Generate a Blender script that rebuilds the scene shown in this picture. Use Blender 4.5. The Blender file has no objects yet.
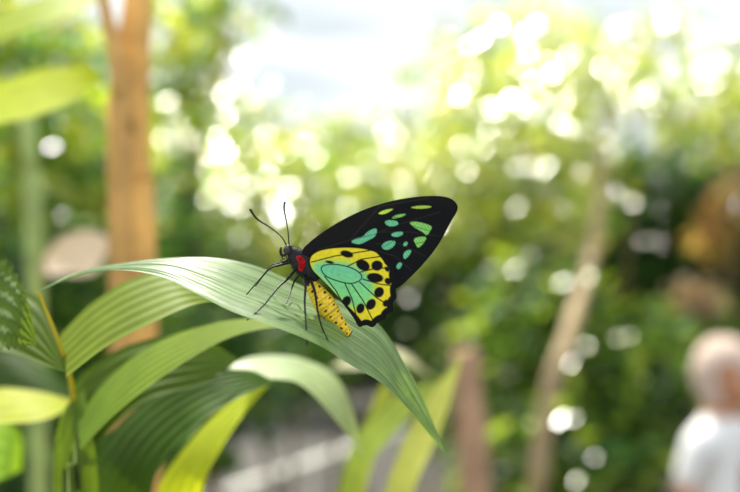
import bpy, math, random
import numpy as np
from mathutils import Vector, Matrix
random.seed(7); rng=np.random.default_rng(7)
scene=bpy.context.scene
scene.view_settings.view_transform='Standard'
# ------------------------------------------------------------------ camera
CAMZ=1.5; TH=math.radians(4.0); FP=740*50/36.0
FWD=np.array([0,math.cos(TH),-math.sin(TH)]); UP=np.array([0,math.sin(TH),math.cos(TH)]); RT=np.array([1.0,0,0])
CAM=np.array([0,0,CAMZ])
def W(px,py,D): return CAM+FWD*D+RT*((px-370)/FP*D)+UP*((246-py)/FP*D)
def G(px,py):
    d=FWD+RT*((px-370)/FP)+UP*((246-py)/FP); return CAM+d*(-CAMZ/d[2])
cd=bpy.data.cameras.new('camera'); cam=bpy.data.objects.new('camera',cd); scene.collection.objects.link(cam)
cam.location=CAM; cam.rotation_euler=(math.pi/2-TH,0,0)
cd.lens=50; cd.sensor_width=36; cd.clip_start=0.01; cd.clip_end=200
cd.dof.use_dof=True; cd.dof.focus_distance=0.449; cd.dof.aperture_fstop=4.0
scene.camera=cam
# ------------------------------------------------------------------ light
S=Vector((-0.25,0.62,0.80)).normalized()
sl=bpy.data.lights.new('sun','SUN'); sl.energy=9.0; sl.angle=math.radians(2.5); sl.color=(1,0.95,0.84)
so=bpy.data.objects.new('sun',sl); scene.collection.objects.link(so); so.rotation_euler=S.to_track_quat('Z','Y').to_euler(); so.location=(-2,6,8)
w=bpy.data.worlds.new('sky'); scene.world=w; w.use_nodes=True; nt=w.node_tree; nt.nodes.clear()
out=nt.nodes.new('ShaderNodeOutputWorld'); bg=nt.nodes.new('ShaderNodeBackground'); tc=nt.nodes.new('ShaderNodeTexCoord')
mp=nt.nodes.new('ShaderNodeMapping'); mp.inputs['Scale'].default_value=(4,4,14); mp.inputs['Rotation'].default_value=(0,.35,0)
nz=nt.nodes.new('ShaderNodeTexNoise'); nz.inputs['Scale'].default_value=1.6
cr=nt.nodes.new('ShaderNodeValToRGB'); cr.color_ramp.elements[0].position=.38; cr.color_ramp.elements[0].color=(.62,.69,.73,1)
cr.color_ramp.elements[1].position=.62; cr.color_ramp.elements[1].color=(.97,.98,.96,1)
nt.links.new(tc.outputs['Generated'],mp.inputs[0]); nt.links.new(mp.outputs[0],nz.inputs['Vector']); nt.links.new(nz.outputs['Fac'],cr.inputs[0])
nt.links.new(cr.outputs[0],bg.inputs[0]); bg.inputs[1].default_value=1.32; nt.links.new(bg.outputs[0],out.inputs[0])
# ------------------------------------------------------------------ helpers
def mat_attr(name,rough=.4,transl=0.0,spec=.5,noise=.15,nscale=40,bump=0,tint=(1,1,.6)):
    m=bpy.data.materials.new(name); m.use_nodes=True; t=m.node_tree; t.nodes.clear()
    o=t.nodes.new('ShaderNodeOutputMaterial'); p=t.nodes.new('ShaderNodeBsdfPrincipled'); a=t.nodes.new('ShaderNodeAttribute'); a.attribute_name='Col'
    c=t.nodes.new('ShaderNodeTexCoord'); n=t.nodes.new('ShaderNodeTexNoise'); n.inputs['Scale'].default_value=nscale; n.inputs['Detail'].default_value=4
    t.links.new(c.outputs['Object'],n.inputs['Vector'])
    mr=t.nodes.new('ShaderNodeMapRange'); mr.inputs['From Min'].default_value=.3; mr.inputs['From Max'].default_value=.7
    mr.inputs['To Min'].default_value=1-noise; mr.inputs['To Max'].default_value=1+noise
    t.links.new(n.outputs['Fac'],mr.inputs['Value'])
    v=t.nodes.new('ShaderNodeVectorMath'); v.operation='SCALE'; t.links.new(a.outputs['Color'],v.inputs[0]); t.links.new(mr.outputs[0],v.inputs['Scale'])
    t.links.new(v.outputs[0],p.inputs['Base Color']); p.inputs['Roughness'].default_value=rough; p.inputs['Specular IOR Level'].default_value=spec
    if bump:
        b=t.nodes.new('ShaderNodeBump'); b.inputs['Strength'].default_value=bump; b.inputs['Distance'].default_value=.002
        t.links.new(n.outputs['Fac'],b.inputs['Height']); t.links.new(b.outputs[0],p.inputs['Normal'])
    if transl>0:
        tr=t.nodes.new('ShaderNodeBsdfTranslucent'); mm=t.nodes.new('ShaderNodeVectorMath'); mm.operation='MULTIPLY'
        mm.inputs[1].default_value=tint; t.links.new(v.outputs[0],mm.inputs[0]); t.links.new(mm.outputs[0],tr.inputs['Color'])
        mx=t.nodes.new('ShaderNodeMixShader'); mx.inputs[0].default_value=transl
        t.links.new(p.outputs[0],mx.inputs[1]); t.links.new(tr.outputs[0],mx.inputs[2]); t.links.new(mx.outputs[0],o.inputs[0])
    else: t.links.new(p.outputs[0],o.inputs[0])
    return m
M_fol=mat_attr('foliage_leaf',.45,.5,.3,.15,5,tint=(1.5,1.5,.7))
M_glint=mat_attr('added_glint_leaf',.24,.1,.9,.1,5,tint=(1.5,1.5,.7))  # smooth leaf for the added sun glints
M_blade=mat_attr('pleated_leaf',.6,.38,.18,.10,60,tint=(1.7,1.5,.4))
M_main=mat_attr('pleated_leaf_glossy',.42,.34,.5,.14,110,bump=.06,tint=(1.5,1.4,.6))
M_wing=mat_attr('wing_scales',.6,.18,.12,.10,700,tint=(1.2,1.2,.9))
M_chit=mat_attr('chitin_fur',.5,0,.3,.2,900,bump=.3)
M_bark=mat_attr('bark',.75,0,.3,.3,25,bump=.5)
M_stone=mat_attr('stone',.8,0,.3,.2,6,bump=.4)
M_cloth=mat_attr('cloth_skin',.85,0,.15,.06,30)
def link(ob,parent=None):
    scene.collection.objects.link(ob)
    if parent: ob.parent=parent
    return ob
def mesh(name,verts,faces,cols,mat,parent=None,smooth=True):
    me=bpy.data.meshes.new(name); verts=np.asarray(verts,float)
    me.from_pydata(verts.tolist(),[],faces if isinstance(faces,list) else faces.tolist())
    at=me.color_attributes.new('Col','FLOAT_COLOR','POINT')
    cols=np.asarray(cols,float)
    if cols.ndim==1: cols=np.tile(cols,(len(verts),1))
    c4=np.ones((len(verts),4)); c4[:,:3]=cols[:,:3]; at.data.foreach_set('color',c4.ravel())
    me.materials.append(mat)
    if smooth: me.polygons.foreach_set('use_smooth',[True]*len(me.polygons))
    me.update(); return link(bpy.data.objects.new(name,me),parent)
def empty(name,loc=(0,0,0)):
    e=bpy.data.objects.new(name,None); e.empty_display_size=.05; scene.collection.objects.link(e); return e
def crom(P,n):
    P=np.asarray(P,float); k=len(P)
    d=np.r_[0,np.cumsum(np.linalg.norm(np.diff(P,axis=0),axis=1)+1e-9)]; d/=d[-1]
    Q=np.vstack([2*P[0]-P[1],P,2*P[-1]-P[-2]]); o=[]
    for t in np.linspace(0,1,n):
        i=min(max(np.searchsorted(d,t,side='right')-1,0),k-2); u=(t-d[i])/(d[i+1]-d[i])
        p0,p1,p2,p3=Q[i],Q[i+1],Q[i+2],Q[i+3]
        o.append(.5*((2*p1)+(-p0+p2)*u+(2*p0-5*p1+4*p2-p3)*u*u+(-p0+3*p1-3*p2+p3)*u**3))
    return np.array(o)
def tube(path,rad,seg=10,n=None,flat=1.0):
    path=np.asarray(path,float); rad=np.asarray(rad,float)
    if n:
        q=crom(np.c_[path,rad],n); path=q[:,:3]; rad=np.maximum(q[:,3],1e-5)
    T=np.gradient(path,axis=0); T/=np.linalg.norm(T,axis=1)[:,None]+1e-12
    ref=np.array([0,1,0.001]) if abs(T[:,1]).mean()<.8 else np.array([1,0,0.])
    V=[];Fc=[]
    for p,r,t in zip(path,rad,T):
        a=np.cross(t,ref); a/=np.linalg.norm(a); b=np.cross(t,a)
        for k in range(seg):
            th=2*math.pi*k/seg; V.append(p+a*math.cos(th)*r+b*math.sin(th)*r*flat)
    m=len(path)
    for i in range(m-1):
        for k in range(seg):
            k2=(k+1)%seg; Fc.append((i*seg+k,i*seg+k2,(i+1)*seg+k2,(i+1)*seg+k))
    Fc.append(tuple(range(seg))[::-1]); Fc.append(tuple((m-1)*seg+k for k in range(seg)))
    return np.array(V),Fc
class Acc:
    def __init__(s): s.v=[];s.f=[];s.c=[];s.n=0
    def add(s,v,f,c):
        v=np.asarray(v,float); c=np.asarray(c,float)
        if c.ndim==1: c=np.tile(c,(len(v),1))
        s.v.append(v); s.c.append(c); s.f+= [tuple(i+s.n for i in q) for q in f]; s.n+=len(v)
    def build(s,name,mat,parent=None): return mesh(name,np.vstack(s.v),s.f,np.vstack(s.c),mat,parent)
def ellipsoid(c,ax,R=None,nu=16,nv=10):
    V=[];F=[]
    for j in range(nv+1):
        ph=math.pi*j/nv
        for i in range(nu):
            th=2*math.pi*i/nu; p=np.array([ax[0]*math.sin(ph)*math.cos(th),ax[1]*math.sin(ph)*math.sin(th),ax[2]*math.cos(ph)])
            if R is not None: p=R@p
            V.append(p+c)
    for j in range(nv):
        for i in range(nu): F.append((j*nu+i,j*nu+(i+1)%nu,(j+1)*nu+(i+1)%nu,(j+1)*nu+i))
    return np.array(V),F
# ------------------------------------------------------------------ leaf clouds
def leafcloud(blobs,palette,size,glint=.12,wid=.38,spread=.13):
    C=[];H=[]
    for (px,py,rx,ry,D,dr,n) in blobs:
        u=rng.normal(size=(n,3)); u/=np.linalg.norm(u,axis=1)[:,None]; u*=rng.random((n,1))**(1/2.4)
        c=W(px,py,D); sx=rx*D/FP; sz=ry*D/FP
        C.append(c+u*np.array([sx,dr,sz]))
        # normals aimed halfway between sun and camera, so added glints reach the lens
        h=np.array(S)-(c-CAM)/np.linalg.norm(c-CAM); H.append(np.tile(h/np.linalg.norm(h),(n,1)))
    C=np.vstack(C); H=np.vstack(H); kk=C[:,2]>.06; C=C[kk]; H=H[kk]; N=len(C)
    nrm=rng.normal(size=(N,3)); nrm[:,2]=np.abs(nrm[:,2])+.35
    g=rng.random(N)<glint; nrm[g]=H[g]+rng.normal(size=(g.sum(),3))*spread
    nrm/=np.linalg.norm(nrm,axis=1)[:,None]
    d=rng.normal(size=(N,3)); d-=nrm*(d*nrm).sum(1)[:,None]; d/=np.linalg.norm(d,axis=1)[:,None]
    s=np.cross(nrm,d); L=size*(.55+.9*rng.random((N,1)))
    f=.3 if spread<.1 else 1
    tpl=[(0,0,0),(.35,1,.0),(.35,0,-.07*f),(.35,-1,.0),(.7,.75,-.03*f),(.7,0,-.09*f),(.7,-.75,-.03*f),(1,0,-.12*f)]
    V=np.stack([C+d*L*a+s*L*wid*.5*b+nrm*L*c for a,b,c in tpl],axis=1).reshape(-1,3)
    ft=[(0,2,1),(0,3,2),(1,2,5,4),(2,3,6,5),(4,5,7),(5,6,7)]
    F=[tuple(k*8+i for i in q) for k in range(N) for q in ft]
    pal=np.array(palette); ci=pal[rng.integers(0,len(pal),N)]*(.7+.6*rng.random((N,1)))
    return V,F,np.repeat(ci,8,axis=0)
def shrub(name,groups,glint_blobs=None,root=None):
    a=Acc(); b=Acc(); blobs_all=[]
    for (blobs,palette,size,glint) in groups:
        a.add(*leafcloud(blobs,palette,size,glint)); blobs_all+=blobs
    ob=a.build(name,M_fol)
    for q in blobs_all:
        c=W(q[0],q[1],q[4]); base=np.array([c[0]+rng.normal()*.1,c[1]+.1,-.02]); mid=(base+c)/2+np.array([rng.normal()*.05,0,.1])
        v,f=tube([base,mid,c,c+np.array([rng.normal()*.06,0,.15])],[.018,.013,.008,.003],7,14); b.add(v,f,(.16,.12,.06))
    b.build('stems',M_bark,ob)
    if glint_blobs:
        c_=Acc()
        for (bl,size) in glint_blobs: c_.add(*leafcloud(bl,[(.3,.38,.15),(.4,.42,.2)],size,1.0,.5,.06))
        c_.build('added_glint_leaves',M_glint,ob)  # small leaves added as reflectors, turned to throw sun discs at the camera
    return ob
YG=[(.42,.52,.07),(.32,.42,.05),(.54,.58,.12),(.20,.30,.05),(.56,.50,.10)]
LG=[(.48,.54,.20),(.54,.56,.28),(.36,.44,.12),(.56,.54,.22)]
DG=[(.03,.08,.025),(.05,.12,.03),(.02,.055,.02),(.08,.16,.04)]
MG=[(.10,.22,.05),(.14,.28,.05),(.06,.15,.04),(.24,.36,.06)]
OR=[(.50,.26,.10),(.55,.34,.18),(.3,.2,.08),(.2,.2,.06)]; PK=[(.55,.40,.34),(.62,.48,.42),(.4,.28,.22)]
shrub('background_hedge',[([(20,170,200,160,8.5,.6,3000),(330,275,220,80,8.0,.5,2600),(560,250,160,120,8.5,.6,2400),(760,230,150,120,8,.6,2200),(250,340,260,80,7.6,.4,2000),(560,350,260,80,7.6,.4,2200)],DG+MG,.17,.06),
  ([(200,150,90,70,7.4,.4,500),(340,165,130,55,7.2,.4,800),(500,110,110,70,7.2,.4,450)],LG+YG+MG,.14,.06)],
  glint_blobs=[([(230,140,90,90,6.6,.2,70),(360,150,120,60,6.5,.2,50),(500,110,120,90,6.5,.2,80),(650,60,100,60,6.5,.2,60)],.05)])
shr=shrub('tropical_shrubbery',[
 ([(230,180,80,60,4.6,.5,420),(330,190,85,50,4.4,.5,420),(420,180,70,60,4.8,.5,420),(480,110,60,70,5,.4,220),(350,245,120,40,4.4,.4,380)],YG+LG+MG,.085,.15),
 ([(520,80,110,75,4.2,.5,400),(640,80,120,70,4.4,.5,430),(730,110,80,60,4.5,.4,230),(470,180,70,80,4.6,.4,330),(560,190,70,80,4.4,.4,380)],YG+LG+MG[3:],.09,.15),
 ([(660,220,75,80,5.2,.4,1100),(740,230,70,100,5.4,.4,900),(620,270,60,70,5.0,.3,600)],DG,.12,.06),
 ([(715,232,22,32,4.4,.1,80)],OR,.09,.05),([(690,300,32,18,4.1,.1,90),(738,190,14,22,4.3,.1,50)],PK,.09,.05),  # the wide pink clump stands in for the sunlit path behind the foliage
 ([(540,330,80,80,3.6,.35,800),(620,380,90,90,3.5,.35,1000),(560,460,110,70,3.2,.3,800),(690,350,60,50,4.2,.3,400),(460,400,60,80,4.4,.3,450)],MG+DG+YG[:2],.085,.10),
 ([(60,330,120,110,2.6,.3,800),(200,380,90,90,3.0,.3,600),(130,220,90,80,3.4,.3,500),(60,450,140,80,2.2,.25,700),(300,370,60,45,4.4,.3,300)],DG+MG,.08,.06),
 ([(20,60,90,80,2.8,.3,260),(190,60,50,70,3.4,.3,170),(60,170,80,70,3.0,.3,330),(210,10,80,30,3.6,.3,90)],MG+YG,.10,.12)],
 glint_blobs=[([(200,130,70,100,3.8,.2,46),(240,190,80,60,3.8,.2,34),(330,200,90,50,3.7,.2,20),(430,150,90,90,3.7,.2,40),(520,100,110,90,3.5,.2,50),(660,60,110,60,3.6,.2,38),(570,180,70,60,3.5,.2,22),(500,280,60,50,3.5,.1,9),(600,350,130,80,2.9,.1,11),(560,440,90,50,2.7,.1,4),(680,220,60,70,4.2,.1,9),(80,120,100,110,2.4,.2,14),(60,420,70,40,1.9,.1,4),(260,320,70,20,3.0,.1,3),(430,320,40,60,3.9,.1,6)],.029)])
# ------------------------------------------------------------------ ground
gx,gy=np.meshgrid(np.linspace(-14,14,60),np.linspace(-1,26,60)); gv=np.c_[gx.ravel(),gy.ravel(),np.zeros(3600)]
gf=[(j*60+i,j*60+i+1,(j+1)*60+i+1,(j+1)*60+i) for j in range(59) for i in range(59)]
mesh('ground',gv,gf,(.05,.045,.03),M_stone)
pc=crom([(-1.2,2.0),(-.7,4.2),(-.25,5.6),(.8,7.0),(2.6,8.2),(4.6,10),(9,13)],60); tn=np.gradient(pc,axis=0); tn/=np.linalg.norm(tn,axis=1)[:,None]; nn=np.c_[-tn[:,1],tn[:,0]]
V=[];F=[]
for i in range(60):
    for s,z in ((-.75,.0),(-.7,.03),(.6,.03),(.65,.0)): V.append([*(pc[i]+nn[i]*s),z])
for i in range(59):
    for k in range(3): F.append((i*4+k,i*4+k+1,(i+1)*4+k+1,(i+1)*4+k))
gp=mesh('garden_path',V,F,(.08,.075,.072),M_stone)
v,f=tube([G(x,y)+np.array([0,0,.03]) for x,y in [(200,512),(250,494),(300,476),(350,458),(400,440),(450,425)]],[.045]*6,8,40); mesh('edging',v,f,(.8,.78,.75),M_stone,gp)
# ------------------------------------------------------------------ trunks
a=Acc()
p=[W(143,-120,1.0),W(138,0,1.0),W(130,90,1.0),W(129,180,1.0),W(133,260,1.0)]; b=W(133,260,1.0); p+= [np.array([b[0],b[1],.7]),np.array([b[0],b[1],0])]
v,f=tube(p,[.012,.014,.019,.0215,.0225,.026,.03],20,90)
h=(v[:,2]*9)%1; col=np.array([.68,.38,.11])*(.8+.4*np.abs(h-.5)[:,None]*2)
a.add(v,f,col)
p=[W(88,-110,.97),W(103,0,.97),W(118,60,.965),W(122,130,.97),W(120,230,.975)]; b=p[-1]; p.append(np.array([b[0],b[1],0]))
v,f=tube(p,[.004,.006,.009,.011,.012,.014],12,60); a.add(v,f,(.54,.31,.10))
a.build('bamboo_stem',M_bark)
p3=empty('banana_plant')
p=[W(28,120,1.3),W(32,180,1.3),W(35,280,1.3)]; b=p[-1]; p.append(np.array([b[0],b[1],0])); v,f=tube(p,[.009,.011,.012,.014],12,40)
mesh('palm_stem',v,f,(.32,.42,.14),M_bark,p3)  # a palm stem, only grouped under the banana plant
p=[W(606,100,3.9),W(602,160,3.9),W(592,250,3.6),W(570,330,3.1),W(546,415,2.95)]; b=p[-1]; p.append(np.array([b[0]-.08,b[1],0])); v,f=tube(p,[.012,.016,.023,.024,.026,.036],12,50)
mesh('trunk',v,f,(.42,.31,.18),M_bark,shr)
p=[W(466,350,2.2),W(468,400,2.2),W(474,492,2.2)]; b=p[-1]; p.append(np.array([b[0],b[1],0])); v,f=tube(p,[.028,.032,.035,.04],14,40)
mesh('wooden_post',v,f,(.42,.26,.16),M_bark)
# ------------------------------------------------------------------ pleated leaves
plant=empty('pleated_palm_plant')
def blade(name,A,B,col,col2=None,pleats=6,amp=.0003,n=70,m=41,parent=plant,teeth=0,fold=0.0,veins=.14,curl=0.0,mat=M_blade,fine=0):
    A=np.array([W(*q) for q in A]); B=np.array([W(*q) for q in B]); A=crom(A,n); B=crom(B,n)
    if teeth:
        d=B-A; k=(np.arange(n)*teeth/n)%1; A=A-d*.12*(k)[:,None]; B=B+d*.12*k[:,None]
    V=[];C=[]; col=np.array(col); col2=np.array(col2 if col2 is not None else col)
    T=np.gradient((A+B)/2,axis=0)
    jit=1+fine*rng.normal(size=m)
    for i in range(n):
        d=B[i]-A[i]; wd=np.linalg.norm(d); nr=np.cross(T[i],d); nr/=np.linalg.norm(nr)+1e-12
        if nr[2]<0: nr=-nr
        for j in range(m):
            v=j/(m-1); s=min(1,wd/.02)
            vv=v+(.018*math.sin(v*17)+.01*math.sin(v*41+i*.02) if fine else 0)
            ph=vv*pleats*2*math.pi
            off=amp*s*math.cos(ph)*(1+(.6*math.sin(v*23) if fine else 0))+curl*wd*(4*v*(1-v))-fold*wd*(1-abs(2*v-1))
            if fine: off+=.0005*s*math.sin(i*.11+v*5)
            V.append(A[i]+d*v+nr*off)
            sh=(1-veins*(.5+.5*math.cos(ph))**4)*jit[j]; c=(col*(1-i/n)+col2*i/n)*sh
            C.append(c)
    F=[(i*m+j,i*m+j+1,(i+1)*m+j+1,(i+1)*m+j) for i in range(n-1) for j in range(m-1)]
    return mesh(name,V,F,C,mat,parent)
def stalk(name,pts,r0,r1,col,parent=plant):
    P=[W(*q) for q in pts]; b=P[-1]; P.append(np.array([b[0],b[1],b[2]*.5])); P.append(np.array([b[0]-.01,b[1],0]))
    v,f=tube(P,np.linspace(r0,r1,len(P)),10,50); return mesh(name,v,f,col,M_blade,parent)
blade('perch_leaf',
 [(38,291,.50),(72,275,.50),(112,265,.495),(160,258,.49),(210,258,.485),(255,267,.482),(300,285,.482),(345,303,.487),(378,324,.49),(400,358,.49),(424,402,.495),(447,455,.50)],
 [(38,292,.50),(72,277,.49),(112,271,.475),(158,275,.45),(195,292,.435),(232,312,.425),(275,328,.42),(320,346,.42),(352,365,.435),(382,383,.455),(412,415,.48),(447,455,.50)],
 (.24,.36,.17),(.15,.26,.07),pleats=12,amp=.00025,n=160,m=121,veins=.3,curl=.02,mat=M_main,fine=.07)
stalk('leaf_stalk',[(38,291,.50),(48,315,.50),(62,350,.51),(70,376,.55),(76,430,.63),(78,520,.66)],.0008,.0022,(.42,.40,.06))
blade('leaf_underneath',[(60,335,.54),(90,305,.54),(130,280,.54),(175,272,.54),(225,300,.54)],[(66,378,.50),(110,345,.50),(160,320,.50),(195,305,.51),(225,300,.54)],(.17,.24,.015),(.18,.26,.02),pleats=6)
blade('leaf_left',[(-40,300,.56),(0,290,.56),(40,300,.55),(66,372,.52)],[(-40,350,.52),(0,352,.52),(35,362,.52),(66,372,.52)],(.08,.14,.02),(.12,.20,.02),pleats=5)
blade('leaf_arching',[(76,425,.58),(100,388,.58),(150,346,.57),(220,322,.55),(290,318,.54),(345,326,.54)],[(80,450,.55),(118,412,.54),(170,372,.53),(230,338,.53),(290,326,.53),(345,327,.54)],(.15,.26,.015),(.28,.38,.05),pleats=6)
blade('leaf_dark',[(80,530,.64),(98,455,.63),(140,405,.62),(190,378,.60),(245,370,.60),(276,382,.60)],[(145,530,.60),(158,470,.58),(195,428,.57),(232,402,.58),(256,390,.59),(276,382,.60)],(.04,.09,.012),(.07,.15,.02),pleats=6)
blade('leaf_bright',[(150,540,.66),(160,485,.66),(200,430,.66),(240,395,.66),(272,382,.66)],[(195,540,.66),(206,480,.64),(230,435,.64),(254,402,.65),(272,382,.66)],(.52,.62,.03),(.55,.65,.05),pleats=4)
blade('leaf_pale',[(222,366,.66),(262,356,.68),(305,360,.68),(342,385,.67),(365,460,.66)],[(222,367,.66),(262,378,.62),(300,385,.61),(335,420,.62),(365,460,.66)],(.30,.40,.20),(.34,.44,.14),pleats=5,mat=M_main)
blade('leaf_mid',[(70,400,.6),(85,372,.6),(130,345,.6),(190,335,.6),(240,360,.6)],[(75,480,.58),(110,430,.57),(150,400,.57),(200,385,.58),(240,360,.6)],(.08,.14,.015),(.09,.16,.02),pleats=6)
blade('leaf_front_low',[(58,540,.60),(52,470,.60),(62,415,.59),(84,388,.59)],[(100,540,.58),(98,480,.57),(92,430,.57),(84,388,.59)],(.10,.17,.02),(.14,.24,.02),pleats=4)
blade('leaf_low',[(-40,392,.7),(0,388,.7),(40,392,.7),(78,402,.7)],[(-40,425,.66),(0,424,.66),(45,420,.66),(78,402,.7)],(.42,.46,.02),(.40,.46,.03),pleats=4)
blade('leaf_low_dark',[(-40,350,.8),(10,352,.8),(50,372,.8),(74,396,.8)],[(-40,392,.76),(5,395,.76),(45,400,.76),(74,396,.8)],(.05,.10,.02),pleats=4)
blade('leaf_lime',[(-50,420,.8),(-10,415,.8),(18,430,.8),(22,470,.8)],[(-50,480,.76),(-20,485,.76),(0,480,.76),(22,470,.8)],(.35,.6,.05),pleats=4)
for i,(x,y,D) in enumerate([(78,440,.56),(110,530,.62),(170,540,.66),(72,440,.59),(-40,400,.68)]):
    stalk('petiole_%d'%i,[(x,y,D),(x-2,y+60,D),(x-6,y+130,D)],.002,.003,(.16,.24,.05))
p2=empty('strap_leaf_plant')
for i,(A,B,c) in enumerate([
 ([(372,540,.85),(392,470,.85),(420,410,.85),(464,352,.85)],[(395,540,.83),(418,480,.82),(444,420,.83),(464,352,.85)],(.50,.54,.13)),
 ([(345,540,.95),(352,470,.95),(370,410,.95),(392,368,.95)],[(360,540,.93),(368,480,.92),(386,425,.93),(392,368,.95)],(.42,.48,.06)),
 ([(330,540,.9),(350,450,.9),(390,398,.9),(448,378,.9)],[(345,540,.88),(368,470,.87),(402,425,.88),(448,378,.9)],(.30,.40,.06)),
 ([(430,375,1.0),(400,350,1.0),(360,352,1.0),(330,368,1.0)],[(430,376,1.0),(400,362,.97),(362,368,.97),(330,368,1.0)],(.55,.55,.35))]):
    blade('strap_leaf_%d'%i,A,B,c,pleats=3,parent=p2,n=40,m=21)
v,f=tube([W(365,535,.9),W(362,640,.9),np.array([W(362,640,.9)[0],W(362,640,.9)[1],0])],[.006,.007,.01],10,30); mesh('stalk',v,f,(.2,.28,.06),M_blade,p2)
fern=empty('serrated_fern')
blade('frond',[(-60,250,.50),(-20,256,.50),(8,268,.50),(26,300,.49),(37,345,.49)],[(-60,360,.47),(-20,350,.47),(5,345,.47),(22,345,.48),(37,345,.49)],(.09,.17,.03),(.12,.2,.03),pleats=5,parent=fern,teeth=14,n=140,veins=.3)
v,f=tube([W(-50,320,.485),W(-70,420,.5),np.array([W(-70,420,.5)[0],W(-70,420,.5)[1],0])],[.001,.002,.004],8,30); mesh('stalk',v,f,(.1,.2,.05),M_blade,fern)
blade('banana_leaf_0',[(-60,130,.95),(-20,92,.95),(30,72,.95),(80,66,.95),(104,76,.95)],[(-60,150,.9),(-20,128,.9),(30,118,.9),(75,100,.92),(104,76,.95)],(.50,.62,.01),pleats=3,parent=p3,amp=.0001)
blade('banana_leaf_1',[(-50,40,1.1),(10,8,1.1),(60,-8,1.1),(110,-5,1.1)],[(-50,70,1.05),(10,36,1.05),(60,20,1.05),(110,-5,1.1)],(.36,.48,.02),pleats=3,parent=p3,amp=.0001)
blade('dried_leaf',[(40,262,1.3),(60,238,1.3),(90,230,1.3),(112,240,1.3)],[(40,275,1.25),(65,275,1.25),(95,272,1.25),(112,240,1.3)],(.6,.48,.38),pleats=3,parent=p3)
q=W(-60,140,.93); v,f=tube([q,q+np.array([-.05,.02,-.3]),np.array([q[0]-.06,q[1]+.02,0])],[.004,.01,.016],10,30); mesh('stem',v,f,(.25,.3,.08),M_blade,p3)
# ------------------------------------------------------------------ butterfly
DB=.45
bf=empty('birdwing_butterfly')
def chai(P,it=2):
    P=np.array(P,float)
    for _ in range(it):
        Q=np.roll(P,-1,axis=0); P=np.stack([.75*P+.25*Q,.25*P+.75*Q],axis=1).reshape(-1,2)
    return P
def inside(P,X,Y):
    r=np.zeros(X.shape,bool); n=len(P)
    for i in range(n):
        x1,y1=P[i]; x2,y2=P[(i+1)%n]
        c=((y1>Y)!=(y2>Y))
        with np.errstate(divide='ignore',invalid='ignore'): xi=(x2-x1)*(Y-y1)/(y2-y1+1e-12)+x1
        r^=c&(X<xi)
    return r
def segd(a,b,X,Y):
    ax,ay=a;bx,by=b; t=np.clip(((X-ax)*(bx-ax)+(Y-ay)*(by-ay))/((bx-ax)**2+(by-ay)**2+1e-12),0,1)
    cx=ax+t*(bx-ax); cy=ay+t*(by-ay); return np.hypot(X-cx,Y-cy),cx,cy
def outdist(P,X,Y):
    best=np.full(X.shape,1e9); CX=X.copy(); CY=Y.copy()
    for i in range(len(P)):
        d,cx,cy=segd(P[i],P[(i+1)%len(P)],X,Y); k=d<best; best[k]=d[k]; CX[k]=cx[k]; CY[k]=cy[k]
    return best,CX,CY
def pld(L,X,Y):
    b=np.full(X.shape,1e9)
    for i in range(len(L)-1): b=np.minimum(b,segd(L[i],L[i+1],X,Y)[0])
    return b
def wing(name,P,colf,depthf,step=.5,shift=(0,0)):
    x0,y0=P.min(0)-1; x1,y1=P.max(0)+1
    xs=np.arange(x0,x1+step,step); ys=np.arange(y0,y1+step,step); X,Y=np.meshgrid(xs,ys); sh=X.shape
    I=inside(P,X,Y); d,CX,CY=outdist(P,X,Y)
    near=(~I)&(d<step*1.5); U=I|near; X2=np.where(near,CX,X); Y2=np.where(near,CY,Y)
    col=colf(X2,Y2,d); idx=-np.ones(sh,int); idx[U]=np.arange(U.sum())
    dep=depthf(X2,Y2)
    V=np.stack([ (CAM[None]+FWD*D+RT*((a-370)/FP*DB)+UP*((246-b)/FP*DB))[0] for a,b,D in zip(X2[U]+shift[0],Y2[U]+shift[1],dep[U])])
    F=[]
    for j in range(sh[0]-1):
        for i in range(sh[1]-1):
            q=(idx[j,i],idx[j,i+1],idx[j+1,i+1],idx[j+1,i])
            if min(q)>=0 and (I[j,i] or I[j,i+1] or I[j+1,i+1] or I[j+1,i]): F.append(tuple(int(k) for k in q))
    return mesh(name,V,F,col[U],M_wing,bf)
BLK=np.array([.005,.005,.006])
TUR=np.array([.17,.62,.34]); GRN=np.array([.28,.68,.16]); CHA=np.array([.46,.68,.08]); YEL=np.array([.84,.70,.03])
fore=chai([(301,251),(309,243),(320,234),(340,221),(365,209),(390,201),(415,196.5),(438,195.5),(451,198),(458,205),(457,212),(451,221),(445,233),(437,247),(426,261),(413,275),(400,287),(388,292),(360,285),(330,275),(306,262)],2)
patches=[([(351,242),(355,238.5),(363,237),(367,232),(375,228),(377.5,230),(375,237),(367,241),(360,244.5),(354,243.5)],TUR),
([(384,222),(388,220),(396,220.5),(399,223.5),(396,226),(388,226.5)],TUR),
([(381,247),(384,242.5),(390,240.5),(396,241),(394,246.5),(388,250),(384,249.5)],TUR),
([(390,235),(395,232),(403,231.5),(403,235),(396,237.5)],TUR),
([(409,222),(418,221.5),(431,225.5),(432,228),(427,236),(424,233),(419,230),(412,226)],GRN),
([(413,239),(420,236.5),(427,237),(424,243),(418,248.5),(416,245)],GRN),
([(377,214),(384,210),(394,208.5),(391,211),(384,214.5)],CHA),
([(409,207.5),(420,205.3),(432,206),(430,208),(418,209)],CHA),
([(391,218),(397,214.5),(407,213.5),(403,216.5),(395,218.8)],GRN),
([(403,254),(407,250),(412,250),(409,256),(404,260)],TUR),
([(395.5,267),(399,262),(403,263.5),(399,270)],TUR),
([(403,243.5),(407,241),(408,244.5),(404,247)],TUR)]
patches=[(chai(p,1),c) for p,c in patches]
fv=[[(318,250),(350,240),(380,232)],[(380,232),(400,224),(440,212)],[(380,232),(410,232),(438,236)],[(376,244),(400,244),(425,256)],[(350,240),(380,206),(430,198)],[(372,250),(395,256),(411,270)]]
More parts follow.
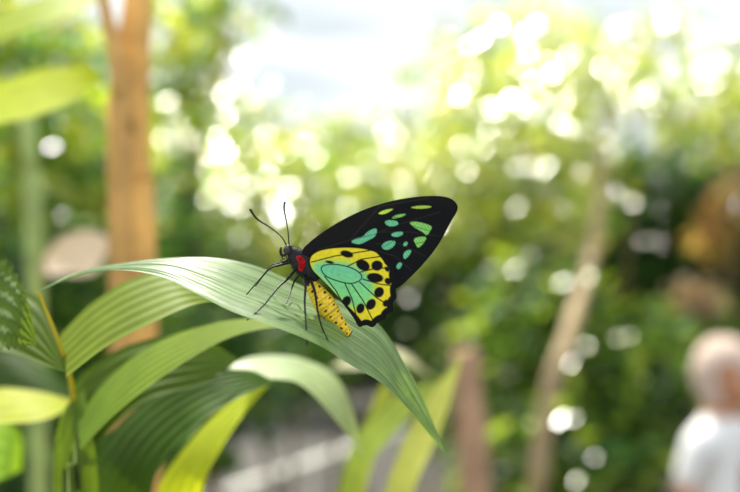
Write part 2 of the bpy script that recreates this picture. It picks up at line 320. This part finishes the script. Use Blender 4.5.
cuts=[[(352,240),(380,233)],[(384,216),(430,222)],[(378,250),(402,236)],[(406,224),(434,232)],[(408,246),(430,240)]]
def fcol(X,Y,d):
    c=np.tile(BLK,(*X.shape,1))
    for L in fv:
        k=np.clip(1-pld(L,X,Y)/1.0,0,1)[...,None]; c=c*(1-k)+np.array([.018,.018,.016])*k
    for p,cc in patches:
        I=inside(p,X,Y); dd=outdist(p,X,Y)[0]; a=np.clip(.5+np.where(I,dd,-dd)/.9,0,1)[...,None]
        tex=(.85+.3*np.sin(X*2.1+Y*1.3)*np.sin(Y*2.7))[...,None]*cc
        c=c*(1-a)+tex*a
    for L in cuts:
        k=np.clip(.75-pld(L,X,Y)/.9,0,1)[...,None]; c=c*(1-k)+BLK*k
    return c
hind=chai([(309,258),(316,251),(330,247.5),(350,246.5),(368,248.5),(383,254),(392,262),(396,270),(394,275),(398,283),(395,289),(397,298),(392,302),(394,311),(387,313),(385,320),(379,320),(373,328),(366,324),(359,327.5),(356,321),(352,315),(343,303),(331,289),(320,278),(311,269)],2)
spots=[(347,254,7,3.6,15),(363,265,7.4,5.2,30),(377,265.5,5.8,5.2,0),(375,277.5,8.5,4.8,8),(388,281,4,3.4,40),(379,292,4.8,5.6,30),(371,304,4.6,6,35),(360.5,308,4.2,5.4,20),(346.5,301,4.4,6,30),(330,262,5.5,1.8,10),(387,269,3.5,2.4,50),(386,303,3.4,4,30)]
cell=chai([(320,266),(332,263.5),(348,266),(360,272),(363,279),(352,284),(338,281),(325,276)],2)
hv=[[(312,262),(335,256),(372,250)],[(348,266),(362,259),(383,256)],[(360,272),(376,268),(394,268)],[(363,279),(380,284),(397,286)],[(360,282),(376,297),(393,308)],[(352,284),(363,300),(375,324)],[(345,283),(352,298),(358,322)],[(325,276),(336,290),(346,308)]]
teal=chai([(313,263),(322,260),(340,260),(356,263),(371,275),(377,290),(371,304),(355,310),(342,303),(326,286),(312,271)],2)
def hcol(X,Y,d):
    c=np.tile(YEL,(*X.shape,1))
    I=inside(teal,X,Y); dd=outdist(teal,X,Y)[0]; sd=np.where(I,dd,-dd)
    a=np.clip(.7+sd/6,0,1)[...,None]; c=c*(1-a)+np.array([.50,.72,.07])*a
    a=np.clip(.1+sd/6,0,1)[...,None]
    g=np.clip((Y-270)/24,0,1)[...,None]; tc_=np.array([.18,.62,.33])*(1-g)+np.array([.24,.68,.25])*g
    c=c*(1-a)+tc_*a
    I=inside(cell,X,Y); dd=outdist(cell,X,Y)[0]; k=np.clip(1.3-dd/.7,0,1)[...,None]; c=c*(1-k)+BLK*k
    for L in hv:
        k=np.clip(1.4-pld(L,X,Y)/.65,0,1)[...,None]; c=c*(1-k)+BLK*k
    for (x,y,rx,ry,ang) in spots:
        t=math.radians(ang); u=(X-x)*math.cos(t)+(Y-y)*math.sin(t); v=-(X-x)*math.sin(t)+(Y-y)*math.cos(t)
        r=np.sqrt((u/rx)**2+(v/ry)**2); k=np.clip((1.08-r)*min(rx,ry)/1.0,0,1)[...,None]; c=c*(1-k)+BLK*k
    outer=np.clip((X-340)/25,0,1)*np.clip((X+Y-628)/20,0,1)
    wdt=1.4+outer*5.0; k=np.clip((wdt-d)/.8,0,1)[...,None]; c=c*(1-k)+BLK*k
    return c
def dep_near(base):
    return lambda X,Y: DB-base*np.clip(1-(X-305)/110,0.12,1)+.0006*np.sin((X-300)/14)*np.clip((X-310)/60,0,1)
wing('forewing_near',fore,fcol,dep_near(.0030))
wing('hindwing_near',hind,hcol,lambda X,Y: DB-.0046*np.clip(1-(X-305)/160,0.3,1)+.0003*np.sin((X-Y*.6)/5))
wing('forewing_far',fore,fcol,lambda X,Y: 2*DB-dep_near(.0030)(X,Y)+.0012,step=1.0,shift=(-1.0,.6))
wing('hindwing_far',hind,hcol,lambda X,Y: DB+.0040*np.clip(1-(X-305)/160,0.3,1)+.0016,step=1.0,shift=(-1.5,-.6))
def BP(x,y,o=0): return CAM+FWD*(DB+o)+RT*((x-370)/FP*DB)+UP*((246-y)/FP*DB)
PX=DB/FP
a=Acc()
v,f=tube([BP(x,y) for x,y in [(289,249),(293,253),(299,259),(306,266),(312,274),(316,281)]],np.array([3.2,7,10.5,12,10,5])*PX,20,30,flat=.8)
a.add(v,f,BLK*1.5)
core=np.array(v); cen=np.array([BP(302,264)])
for k in range(1400):
    i=rng.integers(0,len(core)); p0=core[i]; n0=p0-cen[0]; n0=n0/np.linalg.norm(n0)+rng.normal(size=3)*.35+RT*.3; n0/=np.linalg.norm(n0)
    L=rng.uniform(.0006,.0015); s_=np.cross(n0,rng.normal(size=3)); s_/=np.linalg.norm(s_)
    a.add([p0-s_*.00006,p0+s_*.00006,p0+n0*L],[(0,1,2)],BLK*(1.2+rng.random()*1.5))
a.build('thorax',M_chit,bf)
a=Acc()
red=chai([(296.5,257),(300,255.5),(304,258),(306,263),(304,269),(301,271.5),(299,268),(300,263)],2)
for k in range(900):
    while True:
        x=rng.uniform(295,307); y=rng.uniform(254,272)
        if inside(red,np.array([x]),np.array([y]))[0]: break
    off=-(.0036+.0006*rng.random()+.0006*(1-abs(x-301)/6)); p0=BP(x,y,off); dr=np.array([rng.normal()*.4+.4,-.6,rng.normal()*.4-.2]); dr/=np.linalg.norm(dr); s_=np.cross(dr,[0,1,.3]); s_/=np.linalg.norm(s_)
    a.add([p0-s_*.00022-dr*.0003,p0+s_*.00022-dr*.0003,p0+dr*.0007],[(0,1,2)],np.array([.62,.015,.02])*(.5+.7*rng.random()))
a.build('red_thorax_patch',M_chit,bf)
ab=crom([(308,281),(315,290),(324,303),(334,316),(342,326),(348,332),(351,334)],80)
rr=crom(np.c_[[0,.12,.3,.5,.75,.93,1],[6,8.4,10.6,11.2,10.4,7.6,3.4]],80)[:,1]*PX
v,f=tube([BP(x,y,-.0006) for x,y in ab],rr*(1+.012*np.cos(np.arange(80)/80*9*2*np.pi)),32,flat=.65)
t=np.repeat(np.arange(80)/79,32); ang=np.tile(np.arange(32)/32,80)
c=np.tile(np.array([.82,.56,.03]),(len(v),1))
seg=(t*9)%1; k=(seg<.13); c[k]=c[k]*.5
sp=(np.abs(seg-.5)<.14)&((np.abs(ang-.80)<.03)|(np.abs(ang-.30)<.03)|(np.abs(ang-.12)<.03)|(np.abs(ang-.66)<.02)); c[sp]=BLK
c[t<.04]=BLK; c[t>.985]=BLK*2
mesh('abdomen',v,f,c,M_chit,bf)
a=Acc()
v,f=ellipsoid(BP(288.5,250),np.array([5.2,5.5,5.6])*PX); a.add(v,f,BLK*1.3)
v,f=ellipsoid(BP(287,250.5,-.0016),np.array([3.6,3.0,4.0])*PX); a.add(v,f,(.05,.035,.03))
v,f=ellipsoid(BP(287,250.5,.0016),np.array([3.6,3.0,4.0])*PX); a.add(v,f,(.05,.035,.03))
for o in (-.0008,.0008):
    v,f=tube([BP(286,255,o),BP(282,255,o),BP(280.5,251,o),BP(281.5,247,o)],np.array([1.6,1.5,1.2,.5])*PX,8,14); a.add(v,f,BLK*2)
sp_=[(284+(.7+3.2*q)*math.cos(q*9),258+(.7+3.2*q)*math.sin(q*9)) for q in np.linspace(0,1,30)]
v,f=tube([BP(x,y,-.0003) for x,y in sp_],np.full(30,.55)*PX,6); a.add(v,f,(.03,.02,.015))
a.build('head',M_chit,bf)
a=Acc()
for L,o in (([(287,246),(281,236),(270,227),(258,219),(251.5,209.5)],-.006),([(289,245),(288,232),(285.5,218),(283.5,209),(284,201.5)],.004)):
    n=len(L); v,f=tube([BP(x,y,o*i/(n-1)) for i,(x,y) in enumerate(L)],np.array([.7,.6,.65,.95,1.25])*PX,8,40); a.add(v,f,BLK)
a.build('antennae',M_chit,bf)
a=Acc()
def leg(L,ds,w=1):
    v,f=tube([BP(x,y,d) for (x,y),d in zip(L,ds)],np.array([1.5,1.35,1.0,.75,.55])[:len(L)]*PX*w,8,40); a.add(v,f,BLK)
leg([(291,262),(280,265),(271,268),(260,280),(248,294)],[-.001,-.002,-.003,-.004,-.006])
leg([(290,259),(280,263),(270,266),(262,275),(254,287)],[.001,.004,.007,.009,.006],.85)
leg([(296,269),(289,278),(280,287),(268,303),(254,316)],[-.002,-.006,-.012,-.02,-.026])
leg([(300,273),(294,281),(291,287),(289,295),(287,303)],[.002,.005,.008,.004,-.004],.85)
leg([(305,276),(307,285),(307,300),(309,318),(311,339)],[-.003,-.010,-.016,-.022,-.027])
leg([(311,279),(316,292),(319,308),(324,325),(332,339)],[-.003,-.008,-.013,-.017,-.022])
a.build('legs',M_chit,bf)
# ------------------------------------------------------------------ child
hc=W(720,376,2.9); HZ=hc[2]; sc=HZ/.96
child=empty('child')
R=Matrix.Rotation(math.radians(40),4,'Z'); child.matrix_world=Matrix.Translation((hc[0],hc[1],0))@R@Matrix.Scale(sc,4)
J=[(0,0,.52,.085,.07),(0,0,.60,.08,.066),(0,0,.70,.092,.07),(0,0,.78,.08,.06),(.004,-.002,.835,.038,.038),(.012,-.010,.89,.036,.036),
 (.115,0,.785,.045,.045),(.165,.01,.66,.03,.03),(.16,-.06,.53,.02,.02),(.155,-.085,.465,.02,.012),
 (-.115,0,.785,.045,.045),(-.165,.01,.66,.03,.03),(-.16,-.06,.53,.02,.02),(-.155,-.085,.465,.02,.012),
 (.058,0,.47,.062,.062),(.063,-.01,.27,.04,.04),(.063,.01,.07,.026,.026),(.068,-.08,.03,.03,.024),
 (-.058,0,.47,.062,.062),(-.063,-.01,.27,.04,.04),(-.063,.01,.07,.026,.026),(-.068,-.08,.03,.03,.024)]
E=[(0,1),(1,2),(2,3),(3,4),(4,5),(3,6),(6,7),(7,8),(8,9),(3,10),(10,11),(11,12),(12,13),(0,14),(14,15),(15,16),(16,17),(0,18),(18,19),(19,20),(20,21)]
def skinmesh(J,E,root=0,sub=2):
    me=bpy.data.meshes.new('t'); me.from_pydata([j[:3] for j in J],E,[]); o=bpy.data.objects.new('t',me); scene.collection.objects.link(o)
    m=o.modifiers.new('s','SKIN')
    for i,j in enumerate(J):
        me.skin_vertices[0].data[i].radius=(j[3],j[4]); me.skin_vertices[0].data[i].use_root=(i==root)
    s=o.modifiers.new('u','SUBSURF'); s.levels=sub; s.render_levels=sub
    bpy.context.view_layer.update(); dg=bpy.context.evaluated_depsgraph_get(); e=o.evaluated_get(dg); em=e.to_mesh()
    V=np.array([v.co[:] for v in em.vertices]); F=[tuple(p.vertices) for p in em.polygons]; e.to_mesh_clear()
    bpy.data.objects.remove(o); return V,F
SK=np.array([.58,.28,.16])
V,F=skinmesh(J,E); C=np.tile(SK,(len(V),1))
x=np.abs(V[:,0]); z=V[:,2]
C[(z>.53)&(z<.845)&((x<.125)|(z>.68))]=(.88,.88,.9)
C[(z<=.53)&(z>.33)&(x<.13)&~((x>.118)&(V[:,1]<-.03))]=(.12,.16,.28)
C[z<.065]=(.5,.45,.42)
mesh('body',V,F,C,M_cloth,child)
a=Acc()
for s in (1,-1):
    for k,(dx,L) in enumerate([(-.013,.030),(-.0045,.036),(.004,.034),(.012,.027)]):
        b0=np.array([s*.155+dx,-.088,.462]); v,f=tube([b0,b0+[0,-.008,-L*.5],b0+[0,-.004,-L*.9],b0+[0,.002,-L*1.15]],[.0052,.005,.0045,.003],8,10); a.add(v,f,SK)
    b0=np.array([s*(.155-.012),-.085,.475]); v,f=tube([b0,b0+[-s*.012,-.01,-.012],b0+[-s*.014,-.014,-.028]],[.006,.0055,.004],8,10); a.add(v,f,SK)
a.build('fingers',M_cloth,child)
HO=np.array([.016,-.014,0])
v,f=ellipsoid(np.array([0,0,0]),[.072,.084,.098],nu=32,nv=24)
fr=v[:,1]<0
v[:,0]*=1-.18*np.clip(-v[:,2]/.098,0,1)
nose=np.exp(-((v[:,0]/.012)**2+((v[:,2]+.018)/.018)**2))*fr; v[:,1]-=nose*.014
sock=(np.exp(-(((np.abs(v[:,0])-.028)/.013)**2+((v[:,2]-.002)/.010)**2)))*fr; v[:,1]+=sock*.006
cc=np.tile(SK,(len(v),1)); lips=(np.abs(v[:,0])<.02)&(np.abs(v[:,2]+.052)<.007)&fr; cc[lips]=(.5,.15,.13)
a=Acc(); v[:,2]+=.96; a.add(v+HO,f,cc)
for s in (1,-1):
    q,g=ellipsoid(np.array([s*.027,-.074,.962]),[.011,.008,.009]); a.add(q+HO,g,(.85,.85,.85))
    q,g=ellipsoid(np.array([s*.027,-.081,.962]),[.005,.003,.005]); a.add(q+HO,g,(.05,.03,.02))
    q,g=ellipsoid(np.array([s*.073,.005,.955]),[.008,.014,.022]); a.add(q+HO,g,SK)
a.build('head',M_cloth,child)
# hair: tousled shell over the crown, fringe, back and sides, open at the face
v,f=ellipsoid(np.array([0,.008,.966]),[.085,.096,.106],nu=64,nv=48)
c0=np.array([0,.008,.966]); lv=v-c0
keep=((lv[:,2]>.030+.012*np.cos(lv[:,0]*90))|(lv[:,1]>-.035))&(lv[:,2]>-.095+.01*np.sin(lv[:,0]*150))
f=[q for q in f if all(keep[i] for i in q)]
th=np.arctan2(lv[:,1],lv[:,0]); lock=1+.03*np.sin(th*14+lv[:,2]*40)+.02*np.sin(th*31)
v=c0+lv*lock[:,None]+HO
hcv=np.array([.72,.56,.48])*(.75+.35*(lock-.95)/.1)[:,None]
mesh('hair',v,f,hcv,M_cloth,child)
print('done')
